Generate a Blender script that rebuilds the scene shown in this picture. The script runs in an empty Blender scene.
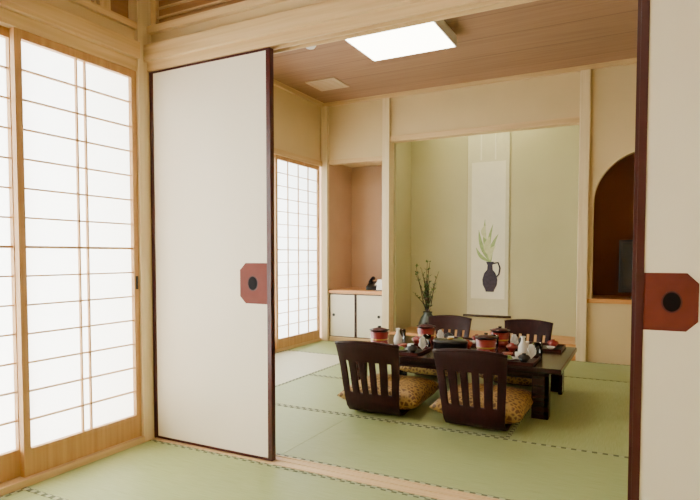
import bpy, bmesh, math, random
from mathutils import Vector, Matrix
random.seed(4)
scene = bpy.context.scene
COL = scene.collection

# ------------------------------------------------------------ materials
def new_mat(name):
    m = bpy.data.materials.new(name); m.use_nodes = True
    nt = m.node_tree
    return m, nt, nt.nodes['Principled BSDF']

def plain(name, col, rough=0.6, var=0.06, scale=6.0, metal=0.0, bump=0.0, bscale=200, coat=0.0, spec=0.5):
    m, nt, b = new_mat(name)
    tc = nt.nodes.new('ShaderNodeTexCoord')
    nz = nt.nodes.new('ShaderNodeTexNoise'); nz.inputs['Scale'].default_value = scale
    nz.inputs['Detail'].default_value = 4
    nt.links.new(tc.outputs['Object'], nz.inputs['Vector'])
    r = nt.nodes.new('ShaderNodeValToRGB')
    r.color_ramp.elements[0].position = 0.3; r.color_ramp.elements[1].position = 0.7
    r.color_ramp.elements[0].color = (*[c*(1-var) for c in col], 1)
    r.color_ramp.elements[1].color = (*[min(1, c*(1+var)) for c in col], 1)
    nt.links.new(nz.outputs['Fac'], r.inputs['Fac'])
    nt.links.new(r.outputs['Color'], b.inputs['Base Color'])
    b.inputs['Roughness'].default_value = rough
    b.inputs['Metallic'].default_value = metal
    b.inputs['Coat Weight'].default_value = coat
    b.inputs['Specular IOR Level'].default_value = spec
    if bump:
        n2 = nt.nodes.new('ShaderNodeTexNoise'); n2.inputs['Scale'].default_value = bscale
        nt.links.new(tc.outputs['Object'], n2.inputs['Vector'])
        bp = nt.nodes.new('ShaderNodeBump'); bp.inputs['Strength'].default_value = bump
        bp.inputs['Distance'].default_value = 0.002
        nt.links.new(n2.outputs['Fac'], bp.inputs['Height'])
        nt.links.new(bp.outputs['Normal'], b.inputs['Normal'])
    return m

def wood(name, c1, c2, axis='Z', rough=0.5, s=1.0, plank=None, spec=0.5):
    m, nt, b = new_mat(name)
    tc = nt.nodes.new('ShaderNodeTexCoord')
    mp = nt.nodes.new('ShaderNodeMapping')
    sc = [38*s, 38*s, 38*s]; sc['XYZ'.index(axis)] = 1.2*s
    mp.inputs['Scale'].default_value = sc
    nt.links.new(tc.outputs['Object'], mp.inputs['Vector'])
    nz = nt.nodes.new('ShaderNodeTexNoise'); nz.inputs['Scale'].default_value = 1.0
    nz.inputs['Detail'].default_value = 6; nz.inputs['Distortion'].default_value = 0.4
    nt.links.new(mp.outputs['Vector'], nz.inputs['Vector'])
    r = nt.nodes.new('ShaderNodeValToRGB')
    r.color_ramp.elements[0].position = 0.3; r.color_ramp.elements[1].position = 0.7
    r.color_ramp.elements[0].color = (*c1, 1); r.color_ramp.elements[1].color = (*c2, 1)
    nt.links.new(nz.outputs['Fac'], r.inputs['Fac'])
    out = r.outputs['Color']
    if plank:
        ax, w = plank
        sep = nt.nodes.new('ShaderNodeSeparateXYZ'); nt.links.new(tc.outputs['Object'], sep.inputs[0])
        d = nt.nodes.new('ShaderNodeMath'); d.operation = 'DIVIDE'; d.inputs[1].default_value = w
        nt.links.new(sep.outputs['XYZ'.index(ax)], d.inputs[0])
        fl = nt.nodes.new('ShaderNodeMath'); fl.operation = 'FLOOR'; nt.links.new(d.outputs[0], fl.inputs[0])
        wn = nt.nodes.new('ShaderNodeTexWhiteNoise'); wn.noise_dimensions = '1D'
        nt.links.new(fl.outputs[0], wn.inputs['W'])
        fr = nt.nodes.new('ShaderNodeMath'); fr.operation = 'FRACT'; nt.links.new(d.outputs[0], fr.inputs[0])
        lt = nt.nodes.new('ShaderNodeMath'); lt.operation = 'LESS_THAN'; lt.inputs[1].default_value = 0.03
        nt.links.new(fr.outputs[0], lt.inputs[0])
        mr = nt.nodes.new('ShaderNodeMapRange'); mr.inputs['To Min'].default_value = 0.92; mr.inputs['To Max'].default_value = 1.05
        nt.links.new(wn.outputs['Value'], mr.inputs['Value'])
        sb = nt.nodes.new('ShaderNodeMath'); sb.operation = 'MULTIPLY_ADD'; sb.inputs[1].default_value = -0.3
        nt.links.new(lt.outputs[0], sb.inputs[0]); nt.links.new(mr.outputs[0], sb.inputs[2])
        vm = nt.nodes.new('ShaderNodeVectorMath'); vm.operation = 'SCALE'
        nt.links.new(out, vm.inputs[0]); nt.links.new(sb.outputs[0], vm.inputs['Scale'])
        out = vm.outputs[0]
    nt.links.new(out, b.inputs['Base Color'])
    b.inputs['Roughness'].default_value = rough
    b.inputs['Specular IOR Level'].default_value = spec
    return m

def tatami(name, c1, c2, axis):
    m, nt, b = new_mat(name)
    tc = nt.nodes.new('ShaderNodeTexCoord')
    mp = nt.nodes.new('ShaderNodeMapping')
    sc = [260, 260, 1]; sc['XY'.index(axis)] = 9
    mp.inputs['Scale'].default_value = sc
    nt.links.new(tc.outputs['Object'], mp.inputs['Vector'])
    nz = nt.nodes.new('ShaderNodeTexNoise'); nz.inputs['Scale'].default_value = 1; nz.inputs['Detail'].default_value = 3
    nt.links.new(mp.outputs['Vector'], nz.inputs['Vector'])
    r = nt.nodes.new('ShaderNodeValToRGB')
    r.color_ramp.elements[0].position = 0.25; r.color_ramp.elements[1].position = 0.75
    r.color_ramp.elements[0].color = (*c1, 1); r.color_ramp.elements[1].color = (*c2, 1)
    nt.links.new(nz.outputs['Fac'], r.inputs['Fac'])
    nt.links.new(r.outputs['Color'], b.inputs['Base Color'])
    bp = nt.nodes.new('ShaderNodeBump'); bp.inputs['Strength'].default_value = 0.25; bp.inputs['Distance'].default_value = 0.001
    nt.links.new(nz.outputs['Fac'], bp.inputs['Height']); nt.links.new(bp.outputs['Normal'], b.inputs['Normal'])
    b.inputs['Roughness'].default_value = 0.5
    return m

def checker(name, c1, c2, scale, rough=0.8):
    m, nt, b = new_mat(name)
    tc = nt.nodes.new('ShaderNodeTexCoord')
    ck = nt.nodes.new('ShaderNodeTexChecker'); ck.inputs['Scale'].default_value = scale
    ck.inputs['Color1'].default_value = (*c1, 1); ck.inputs['Color2'].default_value = (*c2, 1)
    mp = nt.nodes.new('ShaderNodeMapping'); mp.inputs['Location'].default_value = (0.003, 0.003, 0.5/scale)
    nt.links.new(tc.outputs['Object'], mp.inputs['Vector'])
    nt.links.new(mp.outputs['Vector'], ck.inputs['Vector'])
    nt.links.new(ck.outputs['Color'], b.inputs['Base Color'])
    b.inputs['Roughness'].default_value = rough
    return m

def emis(name, col, strength):
    m, nt, b = new_mat(name)
    b.inputs['Base Color'].default_value = (*col, 1)
    b.inputs['Emission Color'].default_value = (*col, 1)
    b.inputs['Emission Strength'].default_value = strength
    return m

def paper_mat(name):
    m = bpy.data.materials.new(name); m.use_nodes = True
    nt = m.node_tree; nt.nodes.clear()
    o = nt.nodes.new('ShaderNodeOutputMaterial')
    tr = nt.nodes.new('ShaderNodeBsdfTranslucent'); tr.inputs['Color'].default_value = (0.93, 0.95, 0.94, 1)
    df = nt.nodes.new('ShaderNodeBsdfDiffuse'); df.inputs['Color'].default_value = (0.9, 0.9, 0.86, 1)
    tc = nt.nodes.new('ShaderNodeTexCoord')
    nz = nt.nodes.new('ShaderNodeTexNoise'); nz.inputs['Scale'].default_value = 40
    nt.links.new(tc.outputs['Object'], nz.inputs['Vector'])
    mr = nt.nodes.new('ShaderNodeMapRange'); mr.inputs['To Min'].default_value = 0.22; mr.inputs['To Max'].default_value = 0.34
    nt.links.new(nz.outputs['Fac'], mr.inputs['Value'])
    mx = nt.nodes.new('ShaderNodeMixShader')
    nt.links.new(mr.outputs[0], mx.inputs[0])
    nt.links.new(tr.outputs[0], mx.inputs[1]); nt.links.new(df.outputs[0], mx.inputs[2])
    nt.links.new(mx.outputs[0], o.inputs[0])
    return m

M = {}
M['wall'] = plain('plaster_cream', (0.66, 0.51, 0.275), 0.9, 0.03, 3, bump=0.3, bscale=350)
M['wall_toko'] = plain('plaster_green_beige', (0.52, 0.48, 0.27), 0.9, 0.03, 3, bump=0.3, bscale=350)
M['wall_pink'] = plain('plaster_terracotta_pale', (0.56, 0.37, 0.24), 0.9, 0.04, 4, bump=0.3, bscale=350)
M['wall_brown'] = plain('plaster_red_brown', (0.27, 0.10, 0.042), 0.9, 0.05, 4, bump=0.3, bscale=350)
W1, W2 = (0.56, 0.37, 0.17), (0.72, 0.52, 0.27)
M['woodX'] = wood('hinoki_x', W1, W2, 'X')
M['woodY'] = wood('hinoki_y', W1, W2, 'Y')
M['woodZ'] = wood('hinoki_z', W1, W2, 'Z')
M['paleZ'] = wood('pale_post', (0.68, 0.53, 0.30), (0.80, 0.65, 0.40), 'Z')
M['shojiZ'] = wood('shoji_frame_wood', (0.46, 0.24, 0.085), (0.60, 0.35, 0.14), 'Z')
M['shelf'] = wood('shelf_wood', (0.52, 0.22, 0.06), (0.66, 0.32, 0.10), 'X', 0.3)
M['ranma'] = wood('ranma_board', (0.30, 0.15, 0.06), (0.39, 0.215, 0.095), 'X', 0.5)
M['ranmaY'] = wood('ranma_board_y', (0.30, 0.15, 0.06), (0.39, 0.215, 0.095), 'Y', 0.5)
M['ceil'] = wood('ceiling_boards', (0.27, 0.142, 0.074), (0.36, 0.20, 0.110), 'X', 0.6, plank=('Y', 0.42))
M['paper'] = paper_mat('washi_paper')
M['fusuma'] = plain('fusuma_paper', (0.87, 0.79, 0.65), 0.75, 0.015, 3)
M['lacq'] = plain('lacquer_maroon', (0.060, 0.010, 0.009), 0.35, 0.1, 10, coat=0.1, spec=0.35)
M['plate'] = plain('pull_plate_red', (0.145, 0.026, 0.015), 0.6, 0.08, 20, spec=0.25)
M['pull'] = plain('pull_recess', (0.008, 0.006, 0.007), 0.7, 0.1, 10, spec=0.1)
M['black'] = plain('black_metal', (0.012, 0.011, 0.012), 0.35, 0.1, 10, spec=0.35)
M['darkwood'] = wood('dark_lacquer_wood', (0.016, 0.004, 0.004), (0.030, 0.008, 0.008), 'X', 0.22, spec=0.4)
M['chair'] = wood('chair_dark_wood', (0.017, 0.0035, 0.0045), (0.033, 0.007, 0.008), 'Z', 0.4, spec=0.22)
M['tatX'] = tatami('tatami_rush_x', (0.275, 0.335, 0.125), (0.380, 0.440, 0.192), 'X')
M['tatY'] = tatami('tatami_rush_y', (0.275, 0.335, 0.125), (0.380, 0.440, 0.192), 'Y')
M['tatSheen'] = tatami('tatami_rush_painted_sheen', (0.53, 0.51, 0.34), (0.65, 0.62, 0.43), 'Y')  # light reflected off the rush, painted in as a paler colour
M['heri'] = checker('tatami_border', (0.10, 0.12, 0.06), (0.38, 0.42, 0.24), 40)
M['lamp'] = emis('lamp_diffuser', (1.0, 0.91, 0.73), 14.0)
M['lamp_fill'] = emis('front_fill_diffuser', (1.0, 0.88, 0.70), 10.0)
M['tube'] = emis('fluorescent_tube', (0.98, 1.0, 0.70), 30.0)
M['white'] = plain('white_plastic', (0.80, 0.79, 0.75), 0.4, 0.02)
M['cream'] = plain('cream_door', (0.80, 0.74, 0.58), 0.6, 0.02)
M['vent'] = plain('vent_beige', (0.55, 0.40, 0.24), 0.6, 0.02)
M['porc'] = plain('porcelain', (0.85, 0.84, 0.80), 0.15, 0.02)
M['red'] = plain('red_lacquer', (0.25, 0.014, 0.012), 0.3, 0.1, 15, coat=0.3)
M['gold'] = plain('gold', (0.65, 0.42, 0.12), 0.35, 0.1, 15, metal=0.8)
M['scroll'] = plain('scroll_silk', (0.64, 0.60, 0.40), 0.85, 0.03, 30, bump=0.2)
M['scrolledge'] = plain('scroll_edge', (0.44, 0.39, 0.22), 0.85, 0.03, 30, bump=0.2)
M['scrollpaper'] = plain('scroll_paper', (0.80, 0.76, 0.58), 0.85, 0.03, 8)
M['ink'] = plain('ink_dark', (0.045, 0.035, 0.055), 0.8, 0.25, 40)
M['inkgreen'] = plain('ink_green', (0.32, 0.43, 0.16), 0.8, 0.2, 30)
M['inkpale'] = plain('ink_pale', (0.60, 0.62, 0.33), 0.8, 0.1, 30)
M['leaf'] = plain('leaf_green', (0.08, 0.15, 0.04), 0.5, 0.3, 30)
M['stem'] = plain('stem_brown', (0.06, 0.04, 0.025), 0.7, 0.3, 30)
M['bronze'] = plain('vase_glaze', (0.05, 0.06, 0.04), 0.3, 0.3, 20)
M['screen'] = plain('tv_screen', (0.012, 0.014, 0.018), 0.12, 0.05)
M['food1'] = plain('food_green', (0.22, 0.32, 0.08), 0.6, 0.4, 120)
M['food2'] = plain('food_brown', (0.45, 0.22, 0.08), 0.6, 0.4, 120)
def glass_mat():
    m, nt, b = new_mat('glass'); b.inputs['Transmission Weight'].default_value = 1.0
    b.inputs['Roughness'].default_value = 0.02; b.inputs['Base Color'].default_value = (0.95, 0.97, 0.96, 1)
    return m
M['glass'] = glass_mat()
def brocade():
    m, nt, b = new_mat('gold_brocade')
    tc = nt.nodes.new('ShaderNodeTexCoord')
    vo = nt.nodes.new('ShaderNodeTexVoronoi'); vo.inputs['Scale'].default_value = 32; vo.feature = 'DISTANCE_TO_EDGE'
    nt.links.new(tc.outputs['Object'], vo.inputs['Vector'])
    r = nt.nodes.new('ShaderNodeValToRGB')
    r.color_ramp.elements[0].position = 0.05; r.color_ramp.elements[0].color = (0.42, 0.25, 0.065, 1)
    r.color_ramp.elements[1].position = 0.22; r.color_ramp.elements[1].color = (0.12, 0.052, 0.012, 1)
    nt.links.new(vo.outputs['Distance'], r.inputs['Fac'])
    nt.links.new(r.outputs['Color'], b.inputs['Base Color'])
    b.inputs['Roughness'].default_value = 0.55
    return m
M['brocade'] = brocade()

# ------------------------------------------------------------ mesh builder
class MB:
    def __init__(s): s.bm = bmesh.new(); s.mats = []
    def mi(s, m):
        m = M[m]
        if m not in s.mats: s.mats.append(m)
        return s.mats.index(m)
    def box(s, a, b, mat, bev=0.0, mtx=None):
        a = Vector(a); b = Vector(b)
        t = bmesh.new()
        bmesh.ops.create_cube(t, size=1)
        for v in t.verts:
            v.co = Vector(((a[i]+b[i])/2 + v.co[i]*abs(b[i]-a[i])) for i in range(3))
        if bev: bmesh.ops.bevel(t, geom=t.edges[:], offset=bev, segments=2, affect='EDGES', profile=0.6)
        s._merge(t, mat, mtx)
    def _merge(s, t, mat, mtx=None, smooth=False):
        k = s.mi(mat); mp = {}
        for v in t.verts:
            co = v.co if mtx is None else mtx @ v.co
            mp[v] = s.bm.verts.new(co)
        for f in t.faces:
            try:
                nf = s.bm.faces.new([mp[v] for v in f.verts]); nf.material_index = k; nf.smooth = smooth
            except ValueError: pass
        t.free()
    def lathe(s, prof, mat, c=(0, 0, 0), seg=28, smooth=True, sx=1, sy=1):
        t = bmesh.new(); rings = []
        for r, z in prof:
            if r < 1e-6: rings.append([t.verts.new((c[0], c[1], c[2]+z))])
            else: rings.append([t.verts.new((c[0]+sx*r*math.cos(2*math.pi*i/seg), c[1]+sy*r*math.sin(2*math.pi*i/seg), c[2]+z)) for i in range(seg)])
        for A, B in zip(rings, rings[1:]):
            for i in range(seg):
                j = (i+1) % seg
                if len(A) == 1 and len(B) == 1: continue
                if len(A) == 1: t.faces.new([A[0], B[j], B[i]])
                elif len(B) == 1: t.faces.new([A[i], A[j], B[0]])
                else: t.faces.new([A[i], A[j], B[j], B[i]])
        bmesh.ops.recalc_face_normals(t, faces=t.faces[:])
        s._merge(t, mat, None, smooth)
    def prism(s, pts, axis, a, b, mat):
        def P(p, d):
            if axis == 'Y': return (p[0], d, p[1])
            if axis == 'X': return (d, p[0], p[1])
            return (p[0], p[1], d)
        t = bmesh.new()
        A = [t.verts.new(P(p, a)) for p in pts]; B = [t.verts.new(P(p, b)) for p in pts]
        t.faces.new(A); t.faces.new(B[::-1])
        n = len(pts)
        for i in range(n): t.faces.new([A[i], B[i], B[(i+1) % n], A[(i+1) % n]])
        bmesh.ops.recalc_face_normals(t, faces=t.faces[:])
        s._merge(t, mat)
    def tube(s, pts, r, mat, seg=8):
        pts = [Vector(p) for p in pts]; t = bmesh.new(); rings = []
        for i, p in enumerate(pts):
            d = (pts[min(i+1, len(pts)-1)] - pts[max(i-1, 0)]).normalized()
            u = d.orthogonal().normalized() if i == 0 else (u - d*u.dot(d)).normalized()
            w = d.cross(u); rr = r[i] if isinstance(r, (list, tuple)) else r
            rings.append([t.verts.new(p + rr*(math.cos(2*math.pi*k/seg)*u + math.sin(2*math.pi*k/seg)*w)) for k in range(seg)])
        for A, B in zip(rings, rings[1:]):
            for k in range(seg): t.faces.new([A[k], A[(k+1) % seg], B[(k+1) % seg], B[k]])
        t.faces.new(rings[0][::-1]); t.faces.new(rings[-1])
        s._merge(t, mat, None, True)
    def done(s, name, parent=None):
        me = bpy.data.meshes.new(name); s.bm.normal_update(); s.bm.to_mesh(me); s.bm.free()
        for m in s.mats: me.materials.append(m)
        o = bpy.data.objects.new(name, me); COL.objects.link(o)
        if parent: o.parent = parent
        return o

def group(name, loc=(0, 0, 0), rz=0, sc=1.0):
    e = bpy.data.objects.new(name, None); e.empty_display_size = 0.1
    e.location = loc; e.rotation_euler = (0, 0, rz); e.scale = (sc, sc, sc); COL.objects.link(e); return e

def boxobj(name, a, b, mat, parent=None, bev=0.0):
    m = MB(); m.box(a, b, mat, bev); return m.done(name, parent)

# ------------------------------------------------------------ dimensions
LX = -2.384
PY = 2.206
BX = -3.35
BY = 5.75
RX = 0.98
CZ = 2.79
FB = -1.6
H = 2.0

# ------------------------------------------------------------ floor + tatami
boxobj('floor', (BX-0.2, FB-0.1, -0.12), (RX+0.1, BY+0.1, -0.05), 'woodX')
def mat_(x0, x1, y0, y1, lng, mat=None, z=0.0):
    g = 0.0015; hb = 0.024
    m = MB()
    x0 += g; x1 -= g; y0 += g; y1 -= g
    mt = mat or ('tatX' if lng == 'X' else 'tatY')
    m.box((x0, y0, -0.05), (x1, y1, z-0.001), mt)
    if lng == 'X':
        m.box((x0, y0, -0.049), (x1, y0+hb, z), 'heri'); m.box((x0, y1-hb, -0.049), (x1, y1, z), 'heri')
    else:
        m.box((x0, y0, -0.049), (x0+hb, y1, z), 'heri'); m.box((x1-hb, y0, -0.049), (x1, y1, z), 'heri')
    return m.done('tatami_mat')
S0, S1 = PY-0.02, 2.30
mat_(BX, -2.47, 3.10, 4.93, 'Y', 'tatSheen')
mat_(BX, -1.60, S1, 3.10, 'X'); mat_(-1.60, 0.15, S1, 3.10, 'X'); mat_(0.15, RX, S1, 3.10, 'X')
mat_(-2.47, -0.65, 3.10, 4.015, 'X'); mat_(-2.47, -0.65, 4.015, 4.93, 'X')
mat_(-0.65, 0.25, 3.10, 4.93, 'Y'); mat_(0.25, RX, 3.10, 4.93, 'Y')
mat_(BX, -2.47, 4.93, BY-0.03, 'X'); mat_(-2.47, -0.65, 4.93, BY-0.03, 'X'); mat_(-0.65, RX, 4.93, BY-0.03, 'X')
mat_(LX+0.02, -0.6, 1.45, S0, 'X'); mat_(-0.6, RX, 1.45, S0, 'X')
mat_(LX+0.02, -1.5, -0.35, 1.45, 'Y'); mat_(-1.5, -0.6, -0.35, 1.45, 'Y')
mat_(-0.6, RX, 0.55, 1.45, 'X'); mat_(-0.6, RX, -0.35, 0.55, 'X')
mat_(LX+0.02, -0.6, FB, -0.35, 'X'); mat_(-0.6, RX, FB, -0.35, 'X')

m = MB()
m.box((LX+0.02, S0, -0.05), (RX, S1, 0.0), 'woodX')
for y in (S0, PY+0.034, PY+0.080): m.box((LX+0.02, y, 0.0), (RX, y+0.010, 0.004), 'woodX')
m.done('trim_1_sill_track')

# ------------------------------------------------------------ ceilings
boxobj('ceiling', (BX-0.1, S1-0.05, CZ), (RX+0.1, BY+0.1, CZ+0.05), 'ceil')
boxobj('ceiling_front', (LX-0.1, FB-0.1, CZ), (RX+0.1, S1-0.05, CZ+0.05), 'ceil')

# ------------------------------------------------------------ shell walls
boxobj('wall_right', (RX, FB, -0.05), (RX+0.1, BY+0.6, CZ), 'wall')
boxobj('wall_rear', (LX-0.1, FB-0.1, -0.05), (RX+0.1, FB, CZ), 'wall')

g = group('wall_left')
YE = PY-0.07
boxobj('upper_plaster', (LX-0.08, FB, 2.55), (LX-0.01, YE, CZ), 'wall', g)
boxobj('plaster_strip', (LX-0.08, FB, 2.13), (LX-0.012, YE, 2.2), 'wall', g)
boxobj('solid_part', (LX-0.08, FB, -0.05), (LX-0.01, -0.7, 2.13), 'wall', g)
boxobj('transom_sill', (LX-0.08, FB, 2.2), (LX+0.01, YE, 2.235), 'woodY', g)
boxobj('transom_head', (LX-0.08, FB, 2.52), (LX+0.01, YE, 2.55), 'woodY', g)
m = MB(); m.box((LX-0.07, FB, 2.235), (LX-0.055, YE, 2.52), 'ranmaY')
y = PY-0.30
while y > FB:
    m.box((LX-0.05, y, 2.235), (LX-0.03, y+0.012, 2.52), 'woodZ'); y -= 0.03
m.box((LX-0.052, FB, 2.36), (LX-0.032, PY-0.28, 2.372), 'woodY')
m.box((LX-0.06, PY-0.28, 2.235), (LX-0.01, PY-0.22, 2.52), 'woodZ')
m.done('transom_lattice', g)
g = group('trim_2_window_beams')
boxobj('kamoi', (LX-0.09, -0.7, 1.985), (LX+0.0, YE, 2.045), 'woodY', g)
boxobj('nageshi', (LX-0.02, FB, 2.045), (LX+0.03, YE, 2.13), 'woodY', g, 0.004)
boxobj('sill', (LX-0.09, -0.7, -0.05), (LX+0.02, YE, 0.03), 'woodY', g)
boxobj('post_corner', (LX-0.09, YE, 0.001), (LX+0.012, PY+0.085, CZ), 'paleZ')

g = group('wall_partition')
boxobj('left_part', (BX-0.08, PY+0.01, -0.05), (LX-0.09, PY+0.09, CZ), 'wall', g)
boxobj('plaster_strip', (LX+0.012, PY+0.02, 2.13), (RX, PY+0.075, 2.2), 'wall', g)
boxobj('top_plaster', (LX+0.012, PY+0.02, 2.55), (RX, PY+0.075, CZ), 'wall', g)
boxobj('transom_sill', (LX+0.012, PY-0.01, 2.2), (RX, PY+0.095, 2.235), 'woodX', g)
boxobj('transom_head', (LX+0.012, PY-0.01, 2.52), (RX, PY+0.095, 2.55), 'woodX', g)
m = MB(); m.box((LX+0.012, PY+0.045, 2.235), (RX, PY+0.06, 2.52), 'ranma')
for z in (2.285, 2.335, 2.385, 2.435, 2.485): m.box((LX+0.012, PY+0.03, z), (RX, PY+0.046, z+0.008), 'woodX')
for x in (LX+0.012, -1.6, -0.75, 0.1, 0.9): m.box((x, PY+0.02, 2.235), (x+0.035, PY+0.07, 2.52), 'woodZ')
m.done('transom_panel', g)
g = group('trim_3_partition_beams')
boxobj('nageshi', (LX+0.012, PY-0.035, 2.045), (RX, PY+0.02, 2.13), 'woodX', g, 0.004)
boxobj('nageshi_back', (LX+0.012, PY+0.075, 2.045), (RX, PY+0.10, 2.13), 'woodX', g, 0.004)
m = MB(); m.box((LX+0.012, PY-0.012, 2.012), (RX, PY+0.088, 2.045), 'woodX')
for y in (PY-0.012, PY+0.035, PY+0.080): m.box((LX+0.012, y, 1.997), (RX, y+0.008, 2.012), 'woodX')
m.done('kamoi', g)
boxobj('post_right', (0.87, PY-0.012, 0.004), (RX, PY+0.088, 1.997), 'paleZ')

g = group('wall_left_back')
boxobj('upper_plaster', (BX-0.09, PY+0.1, 2.11), (BX-0.005, BY, CZ), 'wall', g)
g = group('trim_4_back_window_beams')
boxobj('head', (BX-0.09, PY+0.1, 2.05), (BX+0.015, BY-0.05, 2.11), 'woodY', g, 0.003)
boxobj('sill', (BX-0.09, PY+0.1, -0.05), (BX+0.0, BY-0.05, 0.03), 'woodY', g)
boxobj('cornice_left', (BX-0.005, S1, CZ-0.045), (BX+0.03, BY, CZ), 'woodY', g)
boxobj('cornice_back', (BX, BY-0.035, CZ-0.045), (RX, BY, CZ), 'woodX', g)

# ------------------------------------------------------------ shoji
def shoji(name, x, y0, y1, z0, z1, rows, vpos, kick=0.1, st=0.032, mw=0.007, depth=0.03, mid=None):
    g = group(name, ((x), (y0+y1)/2, z0))
    m = MB(); w = (y1-y0)/2; h = z1-z0
    m.box((0, -w, 0), (depth, -w+st, h), 'shojiZ'); m.box((0, w-st, 0), (depth, w, h), 'shojiZ')
    m.box((0, -w+st, h-0.04), (depth, w-st, h), 'shojiZ')
    m.box((0, -w+st, 0), (depth, w-st, kick), 'shojiZ')
    m.done('frame', g)
    m = MB()
    zz0, zz1 = kick, h-0.04
    for i in range(1, rows):
        z = zz0+(zz1-zz0)*i/rows; t = mw
        if mid is not None and i == mid: t = mw*1.6
        m.box((0.010, -w+st, z-t/2), (depth-0.006, w-st, z+t/2), 'shojiZ')
    for v in vpos:
        yy = -w+st+(2*w-2*st)*v
        m.box((0.011, yy-mw/2, zz0), (depth-0.005, yy+mw/2, zz1), 'shojiZ')
    m.done('muntins', g)
    boxobj('washi', (0.006, -w+st-0.004, zz0-0.004), (0.0075, w-st+0.004, zz1+0.004), 'paper', g)
    return g
xs = LX-0.035
shoji('window_1', xs, 1.485, YE-0.001, 0.031, 1.984, 14, (0.46, 0.54), kick=0.12, mid=7)
shoji('window_2', xs-0.034, 0.86, 1.515, 0.031, 1.984, 14, (0.46, 0.54), kick=0.12, mid=7)
shoji('window_3', xs, 0.20, 0.89, 0.031, 1.984, 14, (0.46, 0.54), kick=0.12, mid=7)
shoji('window_4', xs-0.034, -0.7, 0.23, 0.031, 1.984, 14, (0.46, 0.54), kick=0.12, mid=7)
boxobj('window_pull', (LX-0.005, YE-0.024, 0.83), (LX-0.002, YE-0.010, 0.90), 'black')
xb = BX-0.035
e = [2.34, 3.16, 3.98, 4.80, 5.66]
for i in range(4):
    shoji('window_%d' % (5+i), xb-(0.034 if i % 2 == 0 else 0), e[i]-0.012, e[i+1]+0.012, 0.031, 2.049, 14, (0.25, 0.5, 0.75), kick=0.1, mid=7)

# ------------------------------------------------------------ fusuma
def fusuma(name, x0, x1, y, pull_side, zc=0.862):
    g = group(name, (x0, y, 0.005)); w = x1-x0; h = H-0.009
    st = 0.026; th = 0.030
    m = MB()
    m.box((0, 0, 0), (st, th, h), 'lacq', 0.002); m.box((w-st, 0, 0), (w, th, h), 'lacq', 0.002)
    m.box((st, 0.001, 0), (w-st, th-0.001, 0.012), 'lacq'); m.box((st, 0.001, h-0.010), (w-st, th-0.001, h), 'lacq')
    m.done('lacquer_frame', g)
    boxobj('paper_panel', (st, 0.004, 0.012), (w-st, th-0.004, h-0.010), 'fusuma', g)
    pw = 0.165; ph = 0.10; c = 0.035
    if pull_side == 'R':
        xe = w-st; P = [(xe, zc-ph), (xe, zc+ph), (xe-pw+c, zc+ph), (xe-pw, zc+ph-c), (xe-pw, zc-ph+c), (xe-pw+c, zc-ph)]; cx = xe-pw*0.52
    else:
        xe = st; P = [(xe, zc-ph), (xe, zc+ph), (xe+pw-c, zc+ph), (xe+pw, zc+ph-c), (xe+pw, zc-ph+c), (xe+pw-c, zc-ph)]; cx = xe+pw*0.52
    m = MB(); m.prism(P, 'Y', 0.0025, 0.005, 'plate')
    n = 24
    m.prism([(cx+0.032*math.cos(2*math.pi*i/n), zc+0.038*math.sin(2*math.pi*i/n)) for i in range(n)], 'Y', 0.0012, 0.004, 'lacq')
    m.prism([(cx+0.027*math.cos(2*math.pi*i/n), zc+0.033*math.sin(2*math.pi*i/n)) for i in range(n)], 'Y', 0.0006, 0.003, 'pull')
    m.done('door_pull', g)
    return g
fusuma('door_1', LX+0.014, -1.576, PY, 'R', 0.868)
fusuma('door_2', LX+0.014, -1.612, PY+0.046, 'R')
fusuma('door_3', -0.014, 0.82, PY, 'L', 0.845)
fusuma('door_4', -0.026, 0.80, PY+0.046, 'L')

# ------------------------------------------------------------ back wall with alcoves
NB = 6.32
TR = -0.535
g = group('wall_back')
boxobj('over_niche', (-3.27, BY, 2.12), (-2.57, BY+0.08, CZ), 'wall', g)
boxobj('over_tokonoma', (-2.48, BY, 2.33), (TR, BY+0.08, CZ), 'wall', g)
m = MB(); xl, xr = TR+0.085, RX; ax0, ax1 = -0.405, 0.545; sz = 1.50; r = (ax1-ax0)/2; cx = (ax0+ax1)/2
n = 28; arc = [(cx-r*math.cos(math.pi*i/n), sz+r*math.sin(math.pi*i/n)) for i in range(n+1)]
for (p, q) in zip(arc, arc[1:]):
    m.prism([p, q, (q[0], CZ), (p[0], CZ)], 'Y', BY, BY+0.08, 'wall')
m.box((xl, BY, 0.6), (ax0, BY+0.08, CZ), 'wall'); m.box((ax1, BY, 0.6), (xr, BY+0.08, CZ), 'wall')
m.box((xl, BY, -0.05), (xr, BY+0.08, 0.56), 'wall')
m.done('arch_wall', g)
boxobj('side_left', (BX-0.08, BY, -0.05), (-3.27, NB, CZ), 'wall_pink', g)
boxobj('niche_right_side', (-2.585, BY+0.1, -0.05), (-2.545, NB, CZ), 'wall_pink', g)
boxobj('niche_back', (-3.35, NB, -0.05), (-2.545, NB+0.06, CZ), 'wall_pink', g)
boxobj('niche_soffit', (-3.27, BY+0.08, 2.12), (-2.585, NB, 2.16), 'wall', g)
boxobj('toko_left_side', (-2.52, BY+0.1, -0.05), (-2.46, NB, CZ), 'wall_toko', g)
boxobj('toko_back', (-2.545, NB, -0.05), (-0.49, NB+0.06, CZ), 'wall_toko', g)
boxobj('toko_right_side', (TR-0.02, BY+0.1, -0.05), (-0.49, NB, CZ), 'wall_toko', g)
boxobj('toko_ceiling', (-2.46, BY+0.08, 2.68), (TR-0.02, NB, 2.72), 'ceil', g)
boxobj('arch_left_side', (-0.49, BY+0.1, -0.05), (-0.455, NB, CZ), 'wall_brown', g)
boxobj('arch_back', (-0.49, NB, -0.05), (RX, NB+0.06, CZ), 'wall_brown', g)
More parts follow.
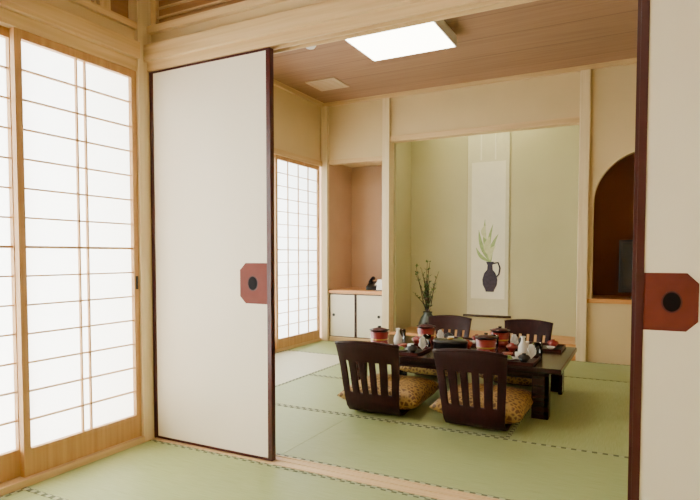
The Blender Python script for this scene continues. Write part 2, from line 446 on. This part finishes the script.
boxobj('arch_soffit', (-0.455, BY+0.08, 2.2), (RX, NB, 2.24), 'wall_brown', g)
g = group('trim_5_alcove_woodwork')
boxobj('corner_post', (BX, BY-0.05, -0.05), (-3.27, BY+0.0, CZ-0.045), 'paleZ', g)
boxobj('niche_post', (-2.57, BY-0.04, -0.05), (-2.485, BY+0.1, CZ-0.045), 'paleZ', g, 0.004)
boxobj('toko_post', (TR, BY-0.04, -0.05), (TR+0.09, BY+0.1, CZ-0.045), 'paleZ', g, 0.006)
boxobj('niche_head', (-3.27, BY-0.01, 2.08), (-2.57, BY+0.1, 2.125), 'woodX', g)
boxobj('toko_lintel', (-2.485, BY-0.01, 2.27), (TR, BY+0.1, 2.33), 'woodX', g, 0.003)
boxobj('niche_shelf', (-3.27, BY-0.02, 0.565), (-2.57, NB, 0.605), 'shelf', g, 0.003)
boxobj('arch_shelf', (-0.445, BY-0.015, 0.56), (RX, NB, 0.60), 'shelf', g, 0.003)
boxobj('toko_floor_board', (-2.46, BY+0.0, -0.05), (TR-0.02, NB, 0.15), 'shelf', g)
boxobj('toko_front_rail', (-2.485, BY-0.03, -0.05), (TR, BY+0.0, 0.155), 'shelf', g, 0.003)

g = group('niche_cabinet', (-2.92, BY, 0))
boxobj('carcass', (-0.348, 0.03, 0.0), (0.333, 0.5, 0.563), 'cream', g)
boxobj('base_rail', (-0.348, -0.01, 0.0), (0.348, 0.03, 0.05), 'woodX', g)
for k, (a, b) in enumerate(((-0.345, -0.005), (0.0, 0.345))):
    m = MB(); yy = 0.012 if k else 0.0
    m.box((a, yy, 0.052), (b, yy+0.016, 0.56), 'cream')
    for q in (((a, yy-0.003, 0.052), (a+0.009, yy+0.014, 0.56)), ((b-0.009, yy-0.003, 0.052), (b, yy+0.014, 0.56)),
              ((a, yy-0.003, 0.052), (b, yy+0.014, 0.061)), ((a, yy-0.003, 0.551), (b, yy+0.014, 0.56))):
        m.box(q[0], q[1], 'lacq')
    cx = a+0.055 if k == 0 else b-0.055
    n = 16; m.prism([(cx+0.018*math.cos(2*math.pi*i/n), 0.31+0.018*math.sin(2*math.pi*i/n)) for i in range(n)], 'Y', yy-0.004, yy+0.002, 'black')
    m.done('sliding_door_%d' % (k+1), g)

g = group('telephone', (-2.76, 5.98, 0.605), 0.2)
m = MB()
m.prism([(-0.10, 0), (0.10, 0), (0.10, 0.10), (-0.10, 0.045)], 'X', -0.10, 0.10, 'black')
m.done('base', g)
m = MB(); m.tube([(-0.06, -0.05, 0.09), (-0.06, -0.02, 0.12), (-0.06, 0.05, 0.14), (-0.06, 0.09, 0.13)], [0.026, 0.016, 0.016, 0.026], 'black', 12)
m.done('handset', g)
m = MB(); m.prism([(-0.06, 0.057), (0.07, 0.093), (0.07, 0.097), (-0.06, 0.061)], 'X', -0.01, 0.08, 'white'); m.done('keypad', g)
g = group('memo_stand', (-2.64, 5.80, 0.605))
m = MB(); m.box((-0.035, -0.02, 0), (0.035, 0.03, 0.012), 'black'); m.prism([(-0.01, 0.01), (0.0, 0.01), (0.028, 0.13), (0.023, 0.13)], 'X', -0.035, 0.035, 'white'); m.done('card', g)

g = group('television', (0.085, 5.98, 0.60))
m = MB(); m.box((-0.27, -0.03, 0.055), (0.27, 0.03, 0.56), 'black', 0.008); m.box((-0.12, 0.02, 0.1), (0.12, 0.07, 0.45), 'black', 0.01); m.done('body', g)
boxobj('screen', (-0.24, -0.0325, 0.10), (0.24, -0.029, 0.53), 'screen', g)
m = MB(); m.box((-0.03, -0.015, 0.012), (0.03, 0.015, 0.07), 'black'); m.box((-0.16, -0.09, 0), (0.16, 0.09, 0.014), 'black', 0.004); m.done('stand', g)

# ------------------------------------------------------------ hanging scroll
g = group('hanging_scroll', (-1.535, NB-0.012, 0))
hw = 0.24
boxobj('silk', (-hw+0.008, 0.0, 0.33), (hw-0.008, 0.004, 2.50), 'scroll', g)
m = MB(); m.box((-hw, -0.0005, 0.33), (-hw+0.008, 0.0045, 2.5), 'scrolledge'); m.box((hw-0.008, -0.0005, 0.33), (hw, 0.0045, 2.5), 'scrolledge'); m.done('edges', g)
boxobj('painting_paper', (-0.185, -0.0012, 0.52), (0.195, 0.001, 2.06), 'scrollpaper', g)
m = MB()
m.tube([(-hw-0.03, -0.008, 0.325), (hw+0.03, -0.008, 0.325)], 0.013, 'stem', 12)
m.tube([(-hw, -0.004, 2.50), (hw, -0.004, 2.50)], 0.008, 'stem', 10)
m.tube([(-0.1, 0.0, 2.50), (0, 0.004, 2.60), (0.1, 0.0, 2.50)], 0.002, 'stem', 6)
m.done('rollers', g)
m = MB()
for x in (-0.08, 0.08): m.box((x-0.008, -0.002, 2.08), (x+0.008, -0.0005, 2.49), 'scrollpaper')
m.done('ribbons', g)
m = MB(); vx = 0.03; y0, y1 = -0.0030, -0.0012
prof = [(0.045, 0.60), (0.05, 0.62), (0.08, 0.68), (0.085, 0.74), (0.065, 0.81), (0.032, 0.85), (0.028, 0.90), (0.045, 0.94)]
m.prism([(vx+r_, z) for r_, z in prof]+[(vx-r_, z) for r_, z in prof[::-1]], 'Y', y0, y1, 'ink')
hp = [(vx+0.035, -0.003, 0.92), (vx+0.09, -0.003, 0.93), (vx+0.112, -0.003, 0.87), (vx+0.10, -0.003, 0.80), (vx+0.07, -0.003, 0.765)]
m.tube(hp, 0.009, 'ink', 8)
m.done('painted_ewer', g)
m = MB()
def leafp(x0, z0, x1, z1, w, mt):
    d = Vector((x1-x0, z1-z0)); nrm = Vector((-d.y, d.x)).normalized(); A = []; B = []
    for i in range(9):
        t = i/8; c = Vector((x0, z0))+d*t + nrm*0.03*math.sin(math.pi*t); ww = w*math.sin(math.pi*min(1, t*0.9+0.08))
        A.append(tuple(c+nrm*ww)); B.append(tuple(c-nrm*ww))
    m.prism(A+B[::-1], 'Y', -0.0026-random.random()*0.0008, -0.0012, mt)
leafp(vx, 0.94, -0.10, 1.30, 0.022, 'inkgreen'); leafp(vx, 0.94, -0.03, 1.42, 0.020, 'inkgreen')
leafp(vx, 0.94, 0.06, 1.36, 0.020, 'inkgreen'); leafp(vx+0.01, 0.94, 0.12, 1.25, 0.022, 'inkgreen')
leafp(vx, 0.94, -0.13, 1.10, 0.020, 'inkgreen'); leafp(vx, 1.0, 0.02, 1.22, 0.040, 'inkpale'); leafp(vx, 0.96, 0.09, 1.12, 0.03, 'inkpale')
leafp(-0.02, 1.2, -0.02, 1.36, 0.026, 'inkpale')
m.done('painted_leaves', g)

# ------------------------------------------------------------ ikebana
g = group('ikebana_arrangement', (-2.13, 6.0, 0.15))
m = MB(); m.lathe([(0, 0), (0.07, 0), (0.10, 0.03), (0.105, 0.09), (0.075, 0.16), (0.045, 0.20), (0.055, 0.225), (0.046, 0.22), (0.036, 0.19), (0, 0.18)], 'bronze'); m.done('vase', g)
m = MB()
for i in range(17):
    a = random.uniform(0, 6.28); sp = random.uniform(0.01, 0.15); h = random.uniform(0.18, 0.60)
    p0 = Vector((0, 0, 0.19)); p1 = Vector((math.cos(a)*sp, math.sin(a)*sp*0.6, 0.2+h))
    pts = [p0.lerp(p1, t)+Vector((math.sin(t*5+i)*0.012, 0, 0.03*math.sin(math.pi*t))) for t in [k/6 for k in range(7)]]
    m.tube(pts, [0.006-0.0006*k for k in range(7)], 'stem', 6)
    for k in range(1, 7):
        for q in range(3):
            p = pts[k]; d = Vector((random.uniform(-1, 1), random.uniform(-1, 1), random.uniform(0, 1))).normalized()
            L = random.uniform(0.025, 0.055); s = d.cross(Vector((0, 0, 1))).normalized()*L*0.28
            t = bmesh.new(); vs = [t.verts.new(c) for c in (p, p+d*L*0.5+s, p+d*L, p+d*L*0.5-s)]; t.faces.new(vs)
            m._merge(t, 'leaf')
m.done('branches', g)

# ------------------------------------------------------------ lamps & ceiling fittings
g = group('front_fill_lamp', (-1.725, 4.14, CZ))
m = MB(); m.box((-0.37, -0.335, -0.035), (0.37, 0.335, 0), 'white', 0.004)
for q in (((-0.37, -0.335, -0.09), (-0.36, 0.335, -0.03)), ((0.36, -0.335, -0.09), (0.37, 0.335, -0.03)), ((-0.37, -0.335, -0.09), (0.37, -0.325, -0.03)), ((-0.37, 0.325, -0.09), (0.37, 0.335, -0.03))):
    m.box(q[0], q[1], 'white')
m.done('housing', g)
boxobj('diffuser', (-0.359, -0.324, -0.092), (0.359, 0.324, -0.04), 'lamp', g)
g = group('front_fill_lamp', (-0.5, -0.2, CZ))  # unseen lamp added behind the camera to fill the front room with light
m = MB(); m.box((-0.36, -0.36, -0.03), (0.36, 0.36, 0), 'white', 0.004); m.done('housing', g)
boxobj('diffuser', (-0.35, -0.35, -0.09), (0.35, 0.35, -0.03), 'lamp_fill', g, 0.01)
g = group('tube_light', (-1.5, BY+0.16, 2.66))
m = MB(); m.box((-0.62, -0.03, 0.0), (0.62, 0.03, 0.02), 'white'); m.done('bracket', g)
m = MB(); m.tube([(-0.6, 0, -0.018), (0.6, 0, -0.018)], 0.016, 'tube', 12); m.done('tube', g)
g = group('ceiling_vent', (-2.92, 5.1, CZ))
m = MB(); m.box((-0.17, -0.17, -0.012), (0.17, 0.17, 0), 'vent', 0.003)
for i in range(7): m.box((-0.13, -0.12+i*0.04-0.012, -0.017), (0.13, -0.12+i*0.04+0.012, -0.01), 'vent')
m.done('grille', g)
g = group('smoke_detector', (-2.5, 4.08, CZ))
m = MB(); m.lathe([(0.05, 0), (0.05, -0.015), (0.035, -0.035), (0, -0.038)], 'white'); m.done('dome', g)

# ------------------------------------------------------------ low table
TZ = 0.33
g = group('low_table', (-1.155, 3.96, 0))
tw, td = 0.75, 0.46
m = MB(); m.box((-tw, -td, TZ-0.032), (tw, td, TZ), 'darkwood', 0.006); m.done('top', g)
m = MB()
m.box((-tw+0.09, -td+0.07, TZ-0.085), (tw-0.09, -td+0.09, TZ-0.032), 'darkwood'); m.box((-tw+0.09, td-0.09, TZ-0.085), (tw-0.09, td-0.07, TZ-0.032), 'darkwood')
m.box((-tw+0.09, -td+0.07, TZ-0.085), (-tw+0.11, td-0.07, TZ-0.032), 'darkwood'); m.box((tw-0.11, -td+0.07, TZ-0.085), (tw-0.09, td-0.07, TZ-0.032), 'darkwood')
m.done('apron', g)
for k, (sx, sy) in enumerate(((-1, -1), (1, -1), (-1, 1), (1, 1))):
    m = MB(); x = sx*(tw-0.08); y = sy*(td-0.06)
    m.box((x, y, 0), (x-sx*0.10, y-sy*0.028, TZ-0.032), 'darkwood', 0.004)
    m.box((x, y, 0), (x-sx*0.028, y-sy*0.10, TZ-0.032), 'darkwood', 0.004)
    m.done('leg_%d' % (k+1), g)

# ------------------------------------------------------------ zaisu chairs
def chair(loc, rz, sc=1.0):
    g = group('legless_floor_chair', loc, rz, sc)
    prof = [(0.40, 0.012), (0.30, 0.012), (0.18, 0.012), (0.09, 0.013), (0.035, 0.024), (0.0, 0.055), (-0.02, 0.10), (-0.035, 0.15),
            (-0.05, 0.195), (-0.063, 0.25), (-0.078, 0.31), (-0.092, 0.36), (-0.104, 0.40), (-0.115, 0.435), (-0.122, 0.46)]
    us = [-1, -0.76, -0.64, -0.39, -0.27, -0.06, 0.06, 0.27, 0.39, 0.64, 0.76, 1]
    gaps = {1, 3, 5, 7, 9}
    bm = bmesh.new(); R = []
    for j, (y, z) in enumerate(prof):
        w = 0.17 if z < 0.03 and y > 0.1 else 0.178+0.032*max(0, (z-0.05)/0.42)
        row = []
        for u in us:
            curve = 0.03*(u*u)*min(1, z/0.3)
            top = 0.020*(1-u*u)*(1 if j >= len(prof)-1 else 0)
            row.append(bm.verts.new((u*w, y+curve, z+top)))
        R.append(row)
    for j in range(len(prof)-1):
        for i in range(len(us)-1):
            if i in gaps and 7 <= j <= 10: continue
            bm.faces.new([R[j][i], R[j][i+1], R[j+1][i+1], R[j+1][i]])
    me = bpy.data.meshes.new('seat_and_back'); bm.to_mesh(me); bm.free(); me.materials.append(M['chair'])
    o = bpy.data.objects.new('seat_and_back', me); COL.objects.link(o); o.parent = g
    s = o.modifiers.new('th', 'SOLIDIFY'); s.thickness = 0.016; s.offset = 0
    b = o.modifiers.new('bv', 'BEVEL'); b.width = 0.003; b.segments = 2; b.limit_method = 'ANGLE'
    for p in me.polygons: p.use_smooth = True
    m = MB()
    m.tube([(u*0.210, -0.123+0.03*u*u, 0.462+0.020*(1-u*u)) for u in [k/8-1 for k in range(17)]], 0.011, 'chair', 10)
    m.done('top_rail', g)
    return g
def cushion(loc, rz, sz=0.27, th=0.05):
    m = MB(); t = bmesh.new(); N = 22; T = []; B = []
    for i in range(N+1):
        a = []; b = []
        for j in range(N+1):
            u = i/N*2-1; v = j/N*2-1
            pin = 1-0.07*(1-u*u)*abs(v)**3; pin2 = 1-0.07*(1-v*v)*abs(u)**3
            hgt = ((1-u**4)*(1-v**4))**0.5*th
            tuft = 0.02*math.exp(-(u*u+v*v)*18)
            x = u*sz*pin2; y = v*sz*pin
            a.append(t.verts.new((x, y, th+0.002+hgt-tuft)))
            b.append(a[-1] if abs(u) == 1 or abs(v) == 1 else t.verts.new((x, y, th+0.002-hgt)))
        T.append(a); B.append(b)
    for i in range(N):
        for j in range(N):
            t.faces.new([T[i][j], T[i+1][j], T[i+1][j+1], T[i][j+1]])
            try: t.faces.new([B[i][j], B[i][j+1], B[i+1][j+1], B[i+1][j]])
            except ValueError: pass
    m._merge(t, 'brocade', None, True)
    o = m.done('floor_cushion'); o.location = loc; o.rotation_euler = (0, 0, rz); return o
for x, rz in ((-1.475, 0.03), (-0.835, -0.02)):
    chair((x, 3.14, 0), rz)
    cushion((x+0.0, 3.437, 0.021), rz+0.01, 0.275, 0.078)
for x, rz in ((-1.525, math.pi+0.02), (-0.84, math.pi-0.03)):
    chair((x, 4.80, 0), rz, 0.95)
    cushion((x, 4.50, 0.022), rz, 0.26, 0.058)

# ------------------------------------------------------------ tableware
def brazier(x, y):
    g = group('red_lacquer_brazier', (x, y, TZ))
    m = MB(); m.lathe([(0, 0), (0.066, 0), (0.070, 0.012), (0.062, 0.018), (0.072, 0.095), (0.066, 0.097), (0.058, 0.04), (0, 0.035)], 'red'); m.done('body', g)
    m = MB(); m.lathe([(0.0640, 0.034), (0.0660, 0.034), (0.0672, 0.044), (0.0655, 0.044)], 'gold'); m.done('band', g)
    m = MB(); m.lathe([(0.03, 0.088), (0.074, 0.106), (0.078, 0.111), (0.05, 0.106), (0, 0.098)], 'black'); m.done('pot', g)
    m = MB(); m.lathe([(0.062, 0.109), (0.055, 0.118), (0.02, 0.126), (0, 0.127)], 'lacq'); m.lathe([(0, 0.126), (0.012, 0.126), (0.015, 0.138), (0, 0.14)], 'black', seg=12); m.done('lid', g)
def bowl(m, mt, x, y, r=0.045, h=0.034):
    m.lathe([(0, 0.006), (r*0.45, 0.006), (r*0.5, 0.012), (r, 0.006+h), (r*0.94, 0.006+h), (r*0.45, 0.014), (0, 0.013)], mt, (x, y, 0))
def lidded(m, mt, x, y, r=0.042):
    bowl(m, mt, x, y, r, 0.034); m.lathe([(r*0.98, 0.039), (r*0.75, 0.052), (r*0.3, 0.057), (r*0.3, 0.064), (0, 0.064)], mt, (x, y, 0))
def tray(x, y, rz):
    g = group('dinner_tray', (x, y, TZ), rz)
    m = MB(); w, d = 0.19, 0.14
    m.box((-w, -d, 0), (w, d, 0.006), 'black', 0.002)
    for q in (((-w, -d, 0.0), (-w+0.007, d, 0.020)), ((w-0.007, -d, 0), (w, d, 0.020)), ((-w, -d, 0), (w, -d+0.007, 0.020)), ((-w, d-0.007, 0), (w, d, 0.020))): m.box(q[0], q[1], 'lacq')
    m.done('tray', g)
    m = MB(); lidded(m, 'red', -0.11, -0.055); m.done('soup_bowl', g)
    m = MB(); lidded(m, 'black', 0.12, -0.06, 0.04); m.done('rice_bowl', g)
    m = MB(); bowl(m, 'red', -0.01, 0.085, 0.035, 0.03); m.done('side_bowl', g)
    m = MB(); m.lathe([(0, 0.006), (0.02, 0.006), (0.05, 0.018), (0.048, 0.020), (0.02, 0.011), (0, 0.01)], 'porc', (0.01, -0.01, 0)); m.done('plate', g)
    m = MB(); m.lathe([(0, 0.038), (0.018, 0.034), (0.034, 0.014), (0, 0.012)], 'food1', (0.01, -0.01, 0), 10); m.done('garnish', g)
    m = MB(); m.lathe([(0, 0.034), (0.026, 0.031), (0, 0.03)], 'food2', (-0.01, 0.085, 0), 12); m.done('pickles', g)
    m = MB(); bowl(m, 'porc', -0.11, 0.065, 0.03, 0.022); m.done('dip_dish', g)
    m = MB(); m.lathe([(0, 0.006), (0.02, 0.006), (0.024, 0.05), (0.022, 0.05), (0.018, 0.012), (0, 0.01)], 'porc', (0.065, 0.05, 0)); m.done('custard_cup', g)
    m = MB(); t = bmesh.new(); tip = [t.verts.new((0.14, 0.085, 0.006))]; n = 10; ring = []
    for i in range(n+1):
        a = math.pi*i/n; ring.append(t.verts.new((0.14+0.030*math.cos(a), 0.085+(0.012 if i % 2 else -0.006), 0.03+0.065*math.sin(a)+0.01)))
    for i in range(n): t.faces.new([tip[0], ring[i], ring[i+1]])
    m._merge(t, 'porc'); m.done('napkin', g)
    m = MB()
    for k in (0, 0.012): m.tube([(-0.13, -0.122+k, 0.024), (0.1, -0.122+k, 0.024)], [0.003, 0.0018], 'lacq', 6)
    m.box((-0.12, -0.128, 0.006), (-0.105, -0.100, 0.021), 'porc', 0.002)
    m.done('chopsticks', g)
tray(-1.51, 3.665, 0.0); tray(-0.76, 3.665, 0.0); tray(-1.235, 4.255, math.pi); tray(-0.67, 4.255, math.pi)
brazier(-1.775, 3.90); brazier(-0.95, 3.888); brazier(-1.53, 4.27); brazier(-0.945, 4.30)
def bottle(x, y):
    g = group('sake_bottle', (x, y, TZ))
    m = MB(); m.lathe([(0, 0), (0.028, 0), (0.034, 0.03), (0.032, 0.06), (0.014, 0.095), (0.012, 0.115), (0.02, 0.13), (0.016, 0.13), (0.009, 0.115), (0, 0.11)], 'porc'); m.done('body', g)
bottle(-1.62, 3.90); bottle(-0.70, 3.90)
def tumbler(x, y):
    m = MB(); m.lathe([(0, 0), (0.026, 0), (0.031, 0.09), (0.029, 0.09), (0.024, 0.006), (0, 0.006)], 'glass'); o = m.done('glass_tumbler'); o.location = (x, y, TZ)
tumbler(-1.40, 3.93); tumbler(-0.60, 3.90); tumbler(-1.68, 4.13); tumbler(-0.95, 4.15)
for x, y in ((-1.52, 4.04), (-0.80, 4.03), (-1.30, 4.05), (-0.63, 4.04), (-1.12, 4.03)):
    g = group('red_lacquer_bowl', (x, y, TZ-0.0055)); m = MB(); lidded(m, 'red', 0, 0, 0.042); m.done('bowl', g)
g = group('lacquer_rice_tub', (-1.18, 3.80, TZ))
m = MB(); m.lathe([(0, 0), (0.115, 0), (0.12, 0.01), (0.12, 0.065), (0.125, 0.066), (0.125, 0.08), (0.11, 0.087), (0, 0.089)], 'black', sx=1.0, sy=0.75, seg=36); m.done('tub', g)
m = MB(); m.lathe([(0, 0.089), (0.02, 0.089), (0.024, 0.10), (0, 0.102)], 'gold', seg=16); m.done('knob', g)

# ------------------------------------------------------------ lights
def area(name, loc, rot, sx, sy, power, col):
    l = bpy.data.lights.new(name, 'AREA'); l.shape = 'RECTANGLE'; l.size = sx; l.size_y = sy; l.energy = power; l.color = col
    o = bpy.data.objects.new(name, l); o.location = loc; o.rotation_euler = rot; COL.objects.link(o); return o
area('daylight_front', (LX-0.6, 0.7, 1.1), (0, -math.pi/2, 0), 2.4, 3.4, 560, (1.0, 0.99, 0.97))
area('daylight_back', (BX-0.6, 4.0, 1.1), (0, -math.pi/2, 0), 2.4, 3.6, 460, (1.0, 0.99, 0.96))
w = bpy.data.worlds.new('World'); scene.world = w; w.use_nodes = True
nt = w.node_tree; bg = nt.nodes['Background']
sky = nt.nodes.new('ShaderNodeTexSky'); sky.sky_type = 'NISHITA'; sky.sun_disc = False; sky.sun_elevation = 0.9
nt.links.new(sky.outputs[0], bg.inputs[0]); bg.inputs[1].default_value = 0.15

# ------------------------------------------------------------ camera
cam = bpy.data.cameras.new('camera'); co = bpy.data.objects.new('camera', cam); COL.objects.link(co)
cam.sensor_width = 36; cam.lens = 558/700*36
pitch = math.radians(2.4)
co.location = (0, 0, 1.01)
co.rotation_euler = (math.pi/2-pitch, 0, math.radians(27.5))
cam.shift_y = (5.5+558*math.tan(pitch))/700
cam.clip_start = 0.05
scene.camera = co
